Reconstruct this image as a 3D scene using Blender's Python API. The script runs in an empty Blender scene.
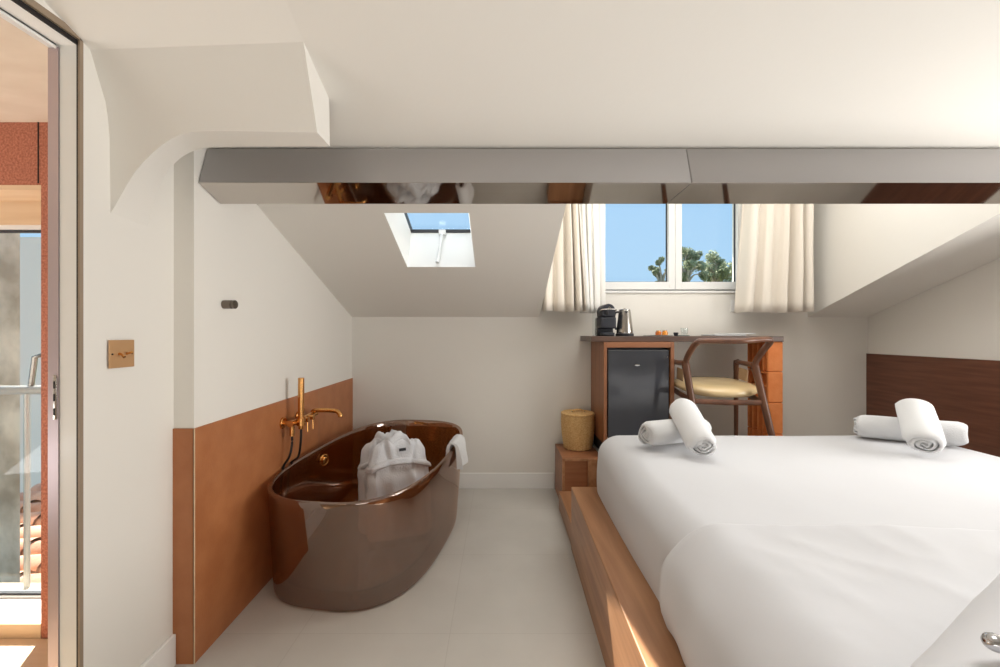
import bpy, bmesh, math, random
from mathutils import Vector, Matrix, noise
random.seed(7)
S = bpy.context.scene
C = S.collection
PI = math.pi
F = 420.0; HC = 1.2            # focal length in pixels of a 1000 px wide frame, eye height

# ------------------------------------------------------------------ camera
cam_d = bpy.data.cameras.new('camera'); cam = bpy.data.objects.new('camera', cam_d); C.objects.link(cam)
cam.location = (0, 0, HC); cam.rotation_euler = (PI/2, 0, 0)
cam_d.sensor_width = 36; cam_d.lens = F/1000*36; cam_d.clip_start = 0.02; cam_d.clip_end = 500
S.camera = cam
# ------------------------------------------------------------------ light
S.view_settings.view_transform = 'Standard'; S.view_settings.look = 'None'
S.view_settings.exposure = 0.08; S.view_settings.gamma = 1.0; S.view_settings.use_curve_mapping = False
W = bpy.data.worlds.new('sky'); S.world = W; W.use_nodes = True
nt = W.node_tree; nt.nodes.clear()
wo = nt.nodes.new('ShaderNodeOutputWorld'); bg = nt.nodes.new('ShaderNodeBackground')
tc = nt.nodes.new('ShaderNodeTexCoord'); sx = nt.nodes.new('ShaderNodeSeparateXYZ'); rp = nt.nodes.new('ShaderNodeValToRGB')
rp.color_ramp.elements[0].position = 0.0; rp.color_ramp.elements[0].color = (0.48, 0.71, 0.93, 1)
rp.color_ramp.elements[1].position = 0.6; rp.color_ramp.elements[1].color = (0.33, 0.59, 0.92, 1)
nt.links.new(tc.outputs['Generated'], sx.inputs[0]); nt.links.new(sx.outputs['Z'], rp.inputs[0])
nt.links.new(rp.outputs[0], bg.inputs[0]); bg.inputs[1].default_value = 1.0
nt.links.new(bg.outputs[0], wo.inputs[0])

def sun_lamp(d, strength, col):
    l = bpy.data.lights.new('sun', 'SUN'); l.energy = strength; l.color = col; l.angle = math.radians(0.6)
    o = bpy.data.objects.new('sun', l); C.objects.link(o); o.location = (0, 8, 12)
    o.rotation_euler = Vector(d).to_track_quat('-Z', 'Y').to_euler()
def area_lamp(name, loc, d, sx_, sy_, energy, col, spread=180):
    l = bpy.data.lights.new(name, 'AREA'); l.shape = 'RECTANGLE'; l.size = sx_; l.size_y = sy_; l.energy = energy; l.color = col; l.spread = math.radians(spread)
    o = bpy.data.objects.new(name, l); C.objects.link(o); o.location = loc
    o.rotation_euler = Vector(d).to_track_quat('-Z', 'Y').to_euler()
sun_lamp((0.70, -1.25, -1.80), 13.0, (1.0, 0.95, 0.88))
area_lamp('dormer_daylight', (1.35, 2.30, 2.66), (0.0, -0.10, -1.0), 1.8, 0.9, 19, (1.0, 0.995, 0.985))
area_lamp('skylight_daylight', (-0.36, 1.98, 2.22), (0.0, 0.62, -1.0), 0.42, 0.30, 4.4, (1.0, 0.99, 0.97))
area_lamp('right_wall_fill', (2.80, 1.35, 1.28), (-1.0, 0.08, 0.10), 1.2, 1.0, 25, (1.0, 0.985, 0.965), 120)  # added fill from the right wall, out of view; no window modelled there
area_lamp('upward_fill', (0.4, -0.5, 0.45), (-0.05, 0.55, 1.0), 1.6, 1.2, 19, (1.0, 0.985, 0.96))  # unseen fill behind the camera, added to brighten the ceiling
area_lamp('near_bed_fill', (0.75, 0.25, 2.25), (0.0, 0.05, -1.0), 0.6, 0.6, 5, (1.0, 0.985, 0.965), 100)  # unseen fill added to lift the near part of the bed
area_lamp('loggia_ceiling_fill', (-2.6, 0.6, 0.5), (0.1, 0.3, 1.0), 1.0, 0.9, 13, (1.0, 0.98, 0.97))  # added fill aimed up from below, brightens the loggia ceiling

# ------------------------------------------------------------------ helpers
def lin(r, g, b):
    f = lambda c: (c/255/12.92) if c/255 <= 0.04045 else ((c/255+0.055)/1.055)**2.4
    return (f(r), f(g), f(b), 1)
def px(u, v, Y): return Vector(((u-500)/F*Y, Y, HC-(v-333.5)/F*Y))

def mat(name, col, rough=0.5, metal=0.0, col2=None, scale=(8, 8, 8), ntype='noise', bump=0.0, bscale=60, spec=0.5, coat=0.0, detail=3, contrast=(0.35, 0.65), sheen=0.0, trans=0.0):
    m = bpy.data.materials.new(name); m.use_nodes = True
    t = m.node_tree; b = t.nodes['Principled BSDF']
    b.inputs['Base Color'].default_value = col; b.inputs['Roughness'].default_value = rough; b.inputs['Metallic'].default_value = metal
    b.inputs['Specular IOR Level'].default_value = spec; b.inputs['Coat Weight'].default_value = coat; b.inputs['Coat Roughness'].default_value = 0.08
    b.inputs['Sheen Weight'].default_value = sheen
    tcn = t.nodes.new('ShaderNodeTexCoord')
    if col2:
        mp = t.nodes.new('ShaderNodeMapping'); mp.inputs['Scale'].default_value = scale
        t.links.new(tcn.outputs['Object'], mp.inputs[0])
        n = t.nodes.new('ShaderNodeTexNoise'); n.inputs['Scale'].default_value = 1.0; n.inputs['Detail'].default_value = detail
        t.links.new(mp.outputs[0], n.inputs['Vector'])
        r = t.nodes.new('ShaderNodeValToRGB'); r.color_ramp.elements[0].color = col; r.color_ramp.elements[1].color = col2
        r.color_ramp.elements[0].position = contrast[0]; r.color_ramp.elements[1].position = contrast[1]
        t.links.new(n.outputs['Fac'], r.inputs[0]); t.links.new(r.outputs[0], b.inputs['Base Color'])
    if bump:
        n2 = t.nodes.new('ShaderNodeTexNoise'); n2.inputs['Scale'].default_value = bscale; n2.inputs['Detail'].default_value = 4
        t.links.new(tcn.outputs['Object'], n2.inputs['Vector'])
        bp = t.nodes.new('ShaderNodeBump'); bp.inputs['Strength'].default_value = bump; bp.inputs['Distance'].default_value = 0.01
        t.links.new(n2.outputs['Fac'], bp.inputs['Height']); t.links.new(bp.outputs[0], b.inputs['Normal'])
    return m

def see_through(name, tint, gloss, rough, fac_t, diff=None, ior=1.5, mirror=0.0):
    """thin clear or tinted sheet: tinted straight-through light, a little body colour, fresnel reflection"""
    m = bpy.data.materials.new(name); m.use_nodes = True; t = m.node_tree; t.nodes.clear()
    o = t.nodes.new('ShaderNodeOutputMaterial'); tr = t.nodes.new('ShaderNodeBsdfTransparent'); tr.inputs[0].default_value = tint
    gl = t.nodes.new('ShaderNodeBsdfGlossy'); gl.inputs[0].default_value = gloss; gl.inputs['Roughness'].default_value = rough
    fr = t.nodes.new('ShaderNodeFresnel'); fr.inputs[0].default_value = ior
    ge = t.nodes.new('ShaderNodeNewGeometry'); mr = t.nodes.new('ShaderNodeMapRange')      # same reflectance on leaving the sheet as on entering it
    mr.inputs['To Min'].default_value = ior; mr.inputs['To Max'].default_value = 1/ior
    t.links.new(ge.outputs['Backfacing'], mr.inputs['Value']); t.links.new(mr.outputs['Result'], fr.inputs[0])
    mm = t.nodes.new('ShaderNodeMath'); mm.operation = 'MULTIPLY_ADD'; mm.inputs[1].default_value = 1-mirror; mm.inputs[2].default_value = mirror
    t.links.new(fr.outputs[0], mm.inputs[0])
    mx = t.nodes.new('ShaderNodeMixShader'); t.links.new(mm.outputs[0], mx.inputs[0])
    base = tr
    if diff:
        df = t.nodes.new('ShaderNodeBsdfDiffuse'); df.inputs[0].default_value = diff
        m2 = t.nodes.new('ShaderNodeMixShader'); m2.inputs[0].default_value = fac_t
        t.links.new(df.outputs[0], m2.inputs[1]); t.links.new(tr.outputs[0], m2.inputs[2]); base = m2
    t.links.new(base.outputs[0], mx.inputs[1]); t.links.new(gl.outputs[0], mx.inputs[2]); t.links.new(mx.outputs[0], o.inputs[0])
    return m

M = {}
M['plaster'] = mat('plaster', lin(234, 230, 222), 0.85, bump=0.05, bscale=25, spec=0.2)
M['white_paint'] = mat('white_paint', lin(240, 238, 233), 0.5)
M['skirting'] = mat('skirting', lin(243, 242, 238), 0.5)
M['wainscot'] = mat('wainscot', lin(170, 106, 64), 0.42, col2=lin(182, 118, 74), scale=(9, 9, 9), bump=0.08, bscale=120)
M['headboard'] = mat('headboard', lin(96, 58, 42), 0.45, col2=lin(116, 73, 54), scale=(3, 3, 45), bump=0.06, bscale=150)
M['oak'] = mat('oak', lin(150, 104, 70), 0.38, col2=lin(178, 131, 94), scale=(22, 1.6, 22), detail=5)
M['oak_x'] = mat('oak_x', lin(140, 90, 60), 0.4, col2=lin(160, 107, 74), scale=(1.6, 22, 30), detail=5)
M['cab_wood'] = mat('cab_wood', lin(136, 86, 56), 0.4, col2=lin(160, 106, 70), scale=(30, 30, 2), detail=5)
M['desk_wood'] = mat('desk_wood', lin(84, 66, 58), 0.35, col2=lin(104, 80, 68), scale=(2, 30, 30), detail=4)
M['chair_wood'] = mat('chair_wood', lin(92, 58, 40), 0.35, col2=lin(112, 72, 50), scale=(14, 14, 5))
M['tan_leather'] = mat('tan_leather', lin(228, 202, 156), 0.2, col2=lin(220, 192, 144), scale=(5, 5, 5), coat=0.4)
M['arm_leather'] = mat('arm_leather', lin(176, 146, 112), 0.5)
M['black_gloss'] = mat('black_gloss', lin(70, 72, 78), 0.08, coat=0.6)
M['black_plastic'] = mat('black_plastic', lin(38, 40, 48), 0.55)
M['dark_grey'] = mat('dark_grey', lin(50, 50, 54), 0.5)
M['clay'] = mat('clay', lin(220, 126, 64), 0.7, col2=lin(228, 138, 76), scale=(20, 20, 20), bump=0.15, bscale=90)
M['mortar'] = mat('mortar', lin(190, 160, 120), 0.9)
M['sheet'] = mat('sheet', lin(205, 205, 207), 0.8, bump=0.10, bscale=7, sheen=0.2)
M['towel'] = mat('towel', lin(230, 230, 230), 0.95, bump=0.5, bscale=260, sheen=0.4)
M['robe'] = mat('robe', lin(226, 227, 230), 0.95, bump=0.45, bscale=170, sheen=0.4)
M['curtain'] = mat('curtain', lin(236, 227, 214), 0.9, bump=0.1, bscale=200, sheen=0.2)
M['sheer'] = mat('sheer', lin(240, 238, 233), 0.9)
M['wicker'] = mat('wicker', lin(220, 170, 104), 0.6, col2=lin(244, 206, 144), scale=(90, 90, 160), bump=0.6, bscale=140)
M['gold'] = mat('gold', lin(214, 158, 96), 0.22, metal=1.0)
M['bronze'] = mat('bronze', lin(196, 154, 110), 0.45, metal=0.35)
M['gunmetal'] = mat('gunmetal', lin(120, 112, 104), 0.25, metal=1.0)
M['rubber'] = mat('rubber', lin(24, 22, 22), 0.35)
M['chrome'] = mat('chrome', lin(200, 200, 202), 0.12, metal=1.0)
M['steel'] = mat('steel', lin(190, 186, 180), 0.22, metal=1.0)
M['mirror_steel'] = mat('mirror_steel', lin(196, 190, 184), 0.045, metal=1.0)
M['brushed_steel'] = mat('brushed_steel', lin(176, 173, 172), 0.38, metal=0.25, spec=0.6)
M['pvc'] = mat('pvc', lin(236, 235, 232), 0.35)
M['alu'] = mat('alu', lin(196, 182, 186), 0.35, metal=0.6)
M['door_panel'] = mat('door_panel', lin(242, 241, 236), 0.35, coat=0.3)
M['dark_gap'] = mat('dark_gap', lin(28, 24, 22), 0.7)
M['brown_trim'] = mat('brown_trim', lin(150, 132, 112), 0.5)
M['terracotta'] = mat('terracotta', lin(164, 98, 76), 0.9, col2=lin(200, 130, 104), scale=(120, 120, 120), bump=0.5, bscale=120)
M['pine'] = mat('pine', lin(222, 190, 152), 0.55, col2=lin(232, 204, 170), scale=(2, 20, 20))
M['loggia_ceiling'] = mat('loggia_ceiling', lin(224, 208, 188), 0.85, col2=lin(234, 220, 202), scale=(4, 9, 4))
M['concrete'] = mat('concrete', lin(166, 150, 126), 0.95, col2=lin(230, 214, 188), scale=(4, 4, 3), contrast=(.38, .62), bump=0.3, bscale=20, detail=6)
M['render_white'] = mat('render_white', lin(232, 212, 190), 0.9)
M['roof_tile'] = mat('roof_tile', lin(178, 130, 106), 0.9, col2=lin(214, 172, 146), scale=(5, 5, 5), bump=0.3, bscale=30)
M['rail_steel'] = mat('rail_steel', lin(172, 172, 168), 0.45, metal=0.5)
M['leaf'] = mat('leaf', lin(128, 136, 92), 0.7, col2=lin(168, 172, 130), scale=(1.2, 1.2, 1.2))
M['bark'] = mat('bark', lin(170, 158, 142), 0.9)
M['earth'] = mat('earth', lin(150, 146, 120), 1.0, col2=lin(110, 122, 84), scale=(0.2, 0.2, 0.2))
M['porcelain'] = mat('porcelain', lin(240, 240, 238), 0.2)
M['amber'] = mat('amber', lin(224, 142, 34), 0.2, coat=0.5)
M['amber_dark'] = mat('amber_dark', lin(186, 96, 24), 0.2, coat=0.5)
M['green_tin'] = mat('green_tin', lin(60, 80, 76), 0.35)
M['paper'] = mat('paper', lin(238, 238, 238), 0.25, coat=0.3)
M['paper_grey'] = mat('paper_grey', lin(196, 198, 200), 0.3)
M['glass'] = see_through('glass', (0.97, 0.985, 0.985, 1), (1, 1, 1, 1), 0.0, 1.0, ior=1.25)
M['clear_glass'] = see_through('clear_glass', (0.93, 0.95, 0.95, 1), (1, 1, 1, 1), 0.02, 1.0, ior=1.45)
M['resin'] = see_through('resin', (0.53, 0.30, 0.14, 1), (0.88, 0.74, 0.66, 1), 0.02, 0.93, diff=lin(120, 74, 48), ior=1.65, mirror=0.20)

def floor_mat():
    m = mat('microcement', lin(198, 194, 186), 0.45, col2=lin(206, 202, 194), scale=(3, 3, 3), detail=5)
    t = m.node_tree; b = t.nodes['Principled BSDF']
    tcn = t.nodes.new('ShaderNodeTexCoord'); br = t.nodes.new('ShaderNodeTexBrick')
    br.offset = 0; br.inputs['Scale'].default_value = 1.0; br.inputs['Brick Width'].default_value = 0.6; br.inputs['Row Height'].default_value = 0.6
    br.inputs['Mortar Size'].default_value = 0.002; br.inputs['Mortar Smooth'].default_value = 0.3
    br.inputs['Color1'].default_value = (1, 1, 1, 1); br.inputs['Color2'].default_value = (0.985, 0.985, 0.985, 1); br.inputs['Mortar'].default_value = (0.90, 0.89, 0.88, 1)
    t.links.new(tcn.outputs['Object'], br.inputs['Vector'])
    mul = t.nodes.new('ShaderNodeMix'); mul.data_type = 'RGBA'; mul.blend_type = 'MULTIPLY'; mul.inputs['Factor'].default_value = 1.0
    src = b.inputs['Base Color'].links[0].from_socket
    t.links.new(src, mul.inputs['A']); t.links.new(br.outputs['Color'], mul.inputs['B']); t.links.new(mul.outputs['Result'], b.inputs['Base Color'])
    return m
M['floor'] = floor_mat()

# ---- mesh builders (all in world coordinates)
def BM(): return bmesh.new()
def box(bm, x0, x1, y0, y1, z0, z1):
    vs = [bm.verts.new((x, y, z)) for x in (x0, x1) for y in (y0, y1) for z in (z0, z1)]
    for f in ((0, 1, 3, 2), (4, 6, 7, 5), (0, 4, 5, 1), (2, 3, 7, 6), (0, 2, 6, 4), (1, 5, 7, 3)):
        bm.faces.new([vs[i] for i in f])
    return vs
def poly(bm, pts): return bm.faces.new([bm.verts.new(p) for p in pts])
def prism(bm, pts, d):
    d = Vector(d); a = [bm.verts.new(p) for p in pts]; b = [bm.verts.new(Vector(p)+d) for p in pts]; n = len(pts)
    bm.faces.new(a[::-1]); bm.faces.new(b)
    for i in range(n): bm.faces.new((a[i], a[(i+1) % n], b[(i+1) % n], b[i]))
def loft(bm, rings, closed=True, cap0=False, cap1=False):
    R = [[bm.verts.new(p) for p in r] for r in rings]; n = len(R[0])
    for i in range(len(R)-1):
        for j in range(n if closed else n-1):
            k = (j+1) % n
            bm.faces.new((R[i][j], R[i][k], R[i+1][k], R[i+1][j]))
    if cap0: bm.faces.new(R[0][::-1])
    if cap1: bm.faces.new(R[-1])
    return R
def lathe(bm, c, prof, n=32, sx=1.0, sy=1.0, cap0=True, cap1=True):
    loft(bm, [[(c[0]+r*sx*math.cos(2*PI*k/n), c[1]+r*sy*math.sin(2*PI*k/n), c[2]+z) for k in range(n)] for r, z in prof], True, cap0, cap1)
def smooth_path(pts, sub=6):
    P = [Vector(p) for p in pts]; out = []
    for i in range(len(P)-1):
        p0 = P[max(i-1, 0)]; p1 = P[i]; p2 = P[i+1]; p3 = P[min(i+2, len(P)-1)]
        for s in range(sub):
            t = s/sub
            out.append(0.5*((2*p1)+(p2-p0)*t+(2*p0-5*p1+4*p2-p3)*t*t+(3*p1-p0-3*p2+p3)*t**3))
    out.append(P[-1]); return out
def tube(bm, path, r, n=12, ra=None, up=(0, 0, 1)):
    """r: radius or list; ra: second radius (list) for oval sections"""
    P = [Vector(p) for p in path]; m = len(P); rings = []
    up = Vector(up)
    for i in range(m):
        d = (P[min(i+1, m-1)]-P[max(i-1, 0)]).normalized()
        a = d.cross(up)
        if a.length < 1e-3: a = d.cross(Vector((1, 0, 0)))
        a.normalize(); b = a.cross(d).normalized()
        r1 = r[i] if isinstance(r, (list, tuple)) else r
        r2 = (ra[i] if isinstance(ra, (list, tuple)) else ra) if ra is not None else r1
        rings.append([P[i]+a*(r1*math.cos(2*PI*k/n))+b*(r2*math.sin(2*PI*k/n)) for k in range(n)])
    loft(bm, rings, True, True, True)
def rounded_box(bm, lo, hi, r, seg=10, fn=None):
    """box with round edges, dense enough to bend; fn moves each point"""
    lo = Vector(lo); hi = Vector(hi); R = Vector((r, r, r)) if not isinstance(r, (tuple, list)) else Vector(r)
    t = bmesh.new(); bmesh.ops.create_cube(t, size=2); bmesh.ops.subdivide_edges(t, edges=t.edges[:], cuts=seg, use_grid_fill=True)
    mp = {}
    for v in t.verts:
        p = Vector()
        q = Vector()
        for k in range(3):
            c = (lo[k]+hi[k])/2; h = (hi[k]-lo[k])/2
            s = v.co[k]
            # concentrate samples near the edges
            s = math.copysign(abs(s)**0.75, s) if abs(s) < 1 else s
            inner = max(h-R[k], 0)
            x = s*h
            cl = max(-inner, min(inner, x))
            p[k] = c+cl; q[k] = (x-cl)/max(R[k], 1e-6)
        if q.length > 1e-6:
            mx = max(abs(q[0]), abs(q[1]), abs(q[2])); q = q.normalized()*mx
        p = Vector([p[k]+q[k]*R[k] for k in range(3)])
        if fn: p = fn(p)
        mp[v] = bm.verts.new(p)
    for f in t.faces: bm.faces.new([mp[v] for v in f.verts])
    t.free()
def beveled(bm, w=0.004, seg=2):
    bmesh.ops.recalc_face_normals(bm, faces=bm.faces[:])
    es = [e for e in bm.edges if len(e.link_faces) == 2 and e.calc_face_angle(0) > 0.6]
    bmesh.ops.bevel(bm, geom=es, offset=w, segments=seg, affect='EDGES', profile=0.5)
    return bm

def wloc(o):
    v = Vector((0, 0, 0))
    while o: v += o.location; o = o.parent
    return v
def obj(name, bm, m, parent=None, smooth=True, angle=35, solid=0.0):
    bmesh.ops.recalc_face_normals(bm, faces=bm.faces[:])
    if parent is not None: base = wloc(parent)
    else:
        co = [v.co for v in bm.verts]
        base = Vector(((min(c.x for c in co)+max(c.x for c in co))/2, (min(c.y for c in co)+max(c.y for c in co))/2, min(c.z for c in co)))
    bmesh.ops.translate(bm, verts=bm.verts[:], vec=-base)
    me = bpy.data.meshes.new(name); bm.to_mesh(me); bm.free()
    o = bpy.data.objects.new(name, me); C.objects.link(o); me.materials.append(M[m] if isinstance(m, str) else m)
    if parent is not None: o.parent = parent
    else: o.location = base
    if smooth:
        me.polygons.foreach_set('use_smooth', [True]*len(me.polygons))
        try: me.set_sharp_from_angle(angle=math.radians(angle))
        except Exception: pass
    if solid:
        s = o.modifiers.new('thickness', 'SOLIDIFY'); s.thickness = solid; s.offset = 0
    return o
def tag(o, label, cat, group=None):
    o['label'] = label; o['category'] = cat
    if group: o['group'] = group
    return o
def thing(name, label, cat, loc, group=None):
    o = bpy.data.objects.new(name, None); C.objects.link(o); o.location = loc; o.empty_display_size = 0.1
    return tag(o, label, cat, group)
def struct(o): o['kind'] = 'structure'; return o
def sroot(name, loc):
    o = bpy.data.objects.new(name, None); C.objects.link(o); o.location = loc; o.empty_display_size = 0.1; return struct(o)
def plabel(o, l): o['label'] = l; return o

# ------------------------------------------------------------------ the room
YB = 3.26; XR = 2.856; TS = 0.3536
def roof(Y): return 1.328+TS*(YB-Y)
def roofx(x, Y): return roof(Y)-.046*max(0, min(1.08, (-.57-x)/.6))
XLN = -1.17                      # plastered wall beside the door
XLC = -1.188                     # the same wall at its far corner
def xl(Y): return -1.115-0.0195*(Y-1.53)      # wall behind the bath, a touch out of square
DX0, DX1 = 0.305, 2.387          # dormer sides
DTOP = 2.75; DY = 1.76
BACK = -2.4

b = BM(); box(b, -1.3, 3.0, BACK, 3.36, -0.12, 0.0); box(b, -3.4, -1.3, BACK, 1.80, -0.12, 0.0); struct(obj('floor', b, 'floor', smooth=False))

# left wall: plaster beside the door, the step, and the wall behind the bath
b = BM()
poly(b, [(XLN, 1.175, 0), (XLC, 1.53, 0), (XLC, 1.53, roof(1.53)), (XLN, 1.175, roof(1.175))])
poly(b, [(XLC, 1.53, 0), (xl(1.53), 1.53, 0), (xl(1.53), 1.53, roof(1.53)), (XLC, 1.53, roof(1.53))])
poly(b, [(xl(1.53), 1.53, 0), (xl(YB), YB, 0), (xl(YB), YB, roof(YB)), (xl(1.53), 1.53, roof(1.53))])
poly(b, [(XLN, -0.9, 2.02), (XLN, 1.175, 2.02), (XLN, 1.175, roof(1.175)), (XLN, 0.0, roof(0)), (XLN, -0.9, roof(0))])
poly(b, [(XLN, BACK, 0), (XLN, -0.9, 0), (XLN, -0.9, roof(0)), (XLN, BACK, roof(0))])
bmesh.ops.remove_doubles(b, verts=b.verts[:], dist=1e-4)
struct(obj('wall_left', b, 'plaster', smooth=False))
# back wall with the window opening, and the wall above it in the dormer
WX0, WX1, WZ0, WZ1 = 0.735, 1.925, 1.53, 2.55
b = BM()
box(b, -1.25, WX0, YB, YB+0.22, 0, 1.33); box(b, WX1, 2.95, YB, YB+0.22, 0, 1.33); box(b, WX0, WX1, YB, YB+0.22, 0, WZ0)
box(b, DX0-0.05, WX0, YB, YB+0.22, 1.33, DTOP); box(b, WX1, DX1+0.05, YB, YB+0.22, 1.33, DTOP); box(b, WX0, WX1, YB, YB+0.22, WZ1, DTOP)
struct(obj('wall_back', b, 'plaster', smooth=False))
b = BM(); poly(b, [(XR, BACK, 0), (XR, YB, 0), (XR, YB, roof(YB)), (XR, 0, roof(0)), (XR, BACK, roof(0))]); struct(obj('wall_right', b, 'plaster', smooth=False))
b = BM(); box(b, -3.4, 3.0, BACK-0.1, BACK, 0, 2.7); struct(obj('wall_front', b, 'plaster', smooth=False))
# dormer cheeks and lid
b = BM()
for x, x2 in ((DX0, DX0-0.04), (DX1, DX1+0.04)):
    prism(b, [(x, DY, roof(DY)+.0005), (x, YB, roof(YB)+.0005), (x, YB, DTOP), (x, DY, DTOP)], (x2-x, 0, 0))
box(b, DX0, DX1, DY-0.04, DY, roof(DY), DTOP)
struct(obj('wall_dormer', b, 'plaster', smooth=False))
# sloping ceiling
b = BM()
def slope(x0, x1, y0, y1): poly(b, [(x0, y0, roof(y0)), (x1, y0, roof(y0)), (x1, y1, roof(y1)), (x0, y1, roof(y1))])
SX0, SX1, SY0, SY1 = -0.552, -0.147, 2.0, 2.502
slope(-.57, 2.9, 0.0, 1.36); slope(-.57, 2.9, 1.36, DY); slope(-1.22, -.57, 1.36, DY)
poly(b, [(-1.22, 0, roofx(-1.22, 0)), (-.57, 0, roof(0)), (-.57, 1.36, roof(1.36))]); poly(b, [(-1.22, 0, roofx(-1.22, 0)), (-.57, 1.36, roof(1.36)), (-1.22, 1.36, roofx(-1.22, 1.36))])
slope(-1.22, SX0, DY, YB+.01); slope(SX1, DX0, DY, YB+.01); slope(SX0, SX1, DY, SY0); slope(SX0, SX1, SY1, YB+.01)
slope(DX1, 2.9, DY, YB+.01)
poly(b, [(-1.22, BACK, roof(0)), (2.9, BACK, roof(0)), (2.9, 0, roof(0)), (-1.22, 0, roof(0))])
box(b, DX0-.04, DX1+.04, DY-.04, YB+0.85, DTOP, DTOP+0.06)  # dormer lid; unseen overhang past the window added to keep sun out
struct(obj('ceiling', b, 'plaster', smooth=False))
# skylight shaft + window
GY, GZ = 2.605, 1.826                       # lower edge of the pane
def glz(Y): return GZ+TS*(GY-Y)
UY = 2.12
w2 = sroot('window_2', (-0.36, 2.3, 1.70))
b = BM()
loft(b, [[(SX0, SY0, roof(SY0)), (SX1, SY0, roof(SY0)), (SX1, SY1, roof(SY1)), (SX0, SY1, roof(SY1))],
         [(SX0, UY, glz(UY)), (-0.182, UY, glz(UY)), (-0.182, GY, GZ), (SX0, GY, GZ)]])
obj('shaft', b, 'white_paint', w2, smooth=False)
b = BM()
def sk(x0, x1, y0, y1, dz0, dz1):
    prism(b, [(x0, y0, glz(y0)+dz0), (x1, y0, glz(y0)+dz0), (x1, y1, glz(y1)+dz0), (x0, y1, glz(y1)+dz0)], (0, 0, dz1-dz0))
sk(SX0-.06, SX0, UY-.06, GY+.06, 0, .05); sk(-.182, -.12, UY-.06, GY+.06, 0, .05); sk(SX0, -.182, GY-.010, GY+.045, -.002, .014); sk(SX0, -.182, UY-.06, UY, 0, .05)
obj('frame', b, 'dark_grey', w2, smooth=False)
b = BM(); sk(SX0, -.182, UY, GY, .02, .026); obj('pane', b, 'glass', w2, smooth=False)
b = BM()
p0 = px(442.5, 233, 2.585); p1 = px(437.5, 263, 2.50)
p0.y -= .012; p1.y -= .012
tube(b, [p0, p0.lerp(p1, .5), p1], [.009, .009, .012], 10)
box(b, p0.x-.02, p0.x+.02, p0.y-.012, p0.y+.014, p0.z-.012, p0.z+.016)
obj('opener_rod', b, 'pvc', w2)

# ---- downstand with the arch over the bath, and the bulkhead in front of the beam
pl = [(1.2, 1.2665), (1.58, 1.2665), (1.80, 1.263), (1.88, 1.2536), (2.015, 1.1985), (2.08, 1.17)]
pr = [(1.2, 1.325), (1.80, 1.322), (1.83, 1.315), (1.953, 1.263), (2.048, 1.2225), (2.08, 1.208)]
def ip(tab, z):
    if z <= tab[0][0]: return tab[0][1]
    for (a, fa), (c, fc) in zip(tab, tab[1:]):
        if z <= c: return fa+(fc-fa)*(z-a)/(c-a)
    return tab[-1][1]
def yfront(x, z):
    t = max(0, min(1, (x-XLN)/(-0.57-XLN))); return ip(pl, z)*(1-t)+ip(pr, z)*t
def solve(u, v):
    Y = 1.28
    for _ in range(20):
        p = px(u, v, Y); Y = yfront(p.x, p.z)
    return px(u, v, Y)
fr = [solve(*q) for q in ((111.6, 213.5), (115, 206), (120, 197), (127, 184.5), (135, 172), (144, 161.5), (153, 152.5), (162, 145), (171, 139), (180, 134.8), (189, 132.3), (201, 131.3), (216, 131.2), (240, 131.3), (265, 131.7), (290, 132.1), (316.8, 132.5))]
bk = [px(u, v, 1.408) for u, v in ((147, 246), (148.5, 226), (151.5, 211), (155, 198), (159, 188), (163, 179), (168, 170.5), (174, 164), (180, 158.5), (186, 154.5), (192, 151.5), (200, 149), (210, 147.6), (240, 146.8), (270, 146.6), (300, 146.5), (330, 146.4))]
fr[0].x = XLN-.005; bk[0].x = -1.190; bk[1].x = -1.1815; fr[-1].x = -0.572; bk[-1].x = -0.570
b = BM()
NZ = 14
cols = []
for p in fr:
    zt = 2.0
    for _ in range(30):
        yy = yfront(p.x, zt); zt = roofx(p.x, yy)
    col = []
    for k in range(NZ+1):
        z = p.z+(zt+0.01-p.z)*k/NZ; col.append(Vector((p.x, yfront(p.x, z) if k else p.y, z)))
    cols.append(col)
loft(b, cols, closed=False)
loft(b, [fr, bk], closed=False)
loft(b, [bk, [Vector((p.x, 1.402, roof(1.402)+.01)) for p in bk]], closed=False)
BK1 = [(1.408, bk[-1].z), (1.4015, roof(1.402)+.01)]
b.faces.new([b.verts.new(v) for v in cols[-1]+[Vector((-0.571, y, z)) for y, z in reversed(BK1)]])
bmesh.ops.remove_doubles(b, verts=b.verts[:], dist=3e-4)
struct(obj('trim_1', b, 'plaster', angle=28))
# ---- steel-clad beam
nv = Vector((0, -.304, -.9527)); dv = Vector((0, .9527, -.304))     # out of the underside / along it towards the window
fb = Vector((0, 1.55, 1.7575)); W_ = .130; Hh = .1525
beam = thing('steel_beam', 'wide polished steel beam crossing the whole room under the sloping ceiling', 'beam', (0.9, 1.63, 1.72))
def cyl_pt(base, k, x): return Vector((x, base.y, base.z))
secs = [fb, fb+dv*W_, fb+dv*W_-nv*Hh, fb-nv*Hh]
def clad(x0, x1, e0, e1, nm):
    b_ = BM()
    loft(b_, [[Vector((x0+(e0 if i in (1, 2) else 0)*1.0, p.y, p.z)) for i, p in enumerate(secs)], [Vector((x1+(e1 if i in (1, 2) else 0), p.y, p.z)) for i, p in enumerate(secs)]], True, True, True)
    o_ = obj(nm, beveled(b_, .0018, 2), 'brushed_steel', beam)
    b_ = BM(); q = nv*.0015
    prism(b_, [Vector((x0, fb.y, fb.z)), Vector((x1, fb.y, fb.z)), Vector((x1+e1, secs[1].y, secs[1].z)), Vector((x0+e0, secs[1].y, secs[1].z))], q)
    plabel(obj('mirror_plate', b_, 'mirror_steel', o_, smooth=False), 'mirror-polished underside')
    return o_
clad(-1.113, 0.707, 0.0, -0.045, 'cladding_panel')
clad(0.7105, 2.85, -0.045, 0.0, 'cladding_panel')

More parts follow.
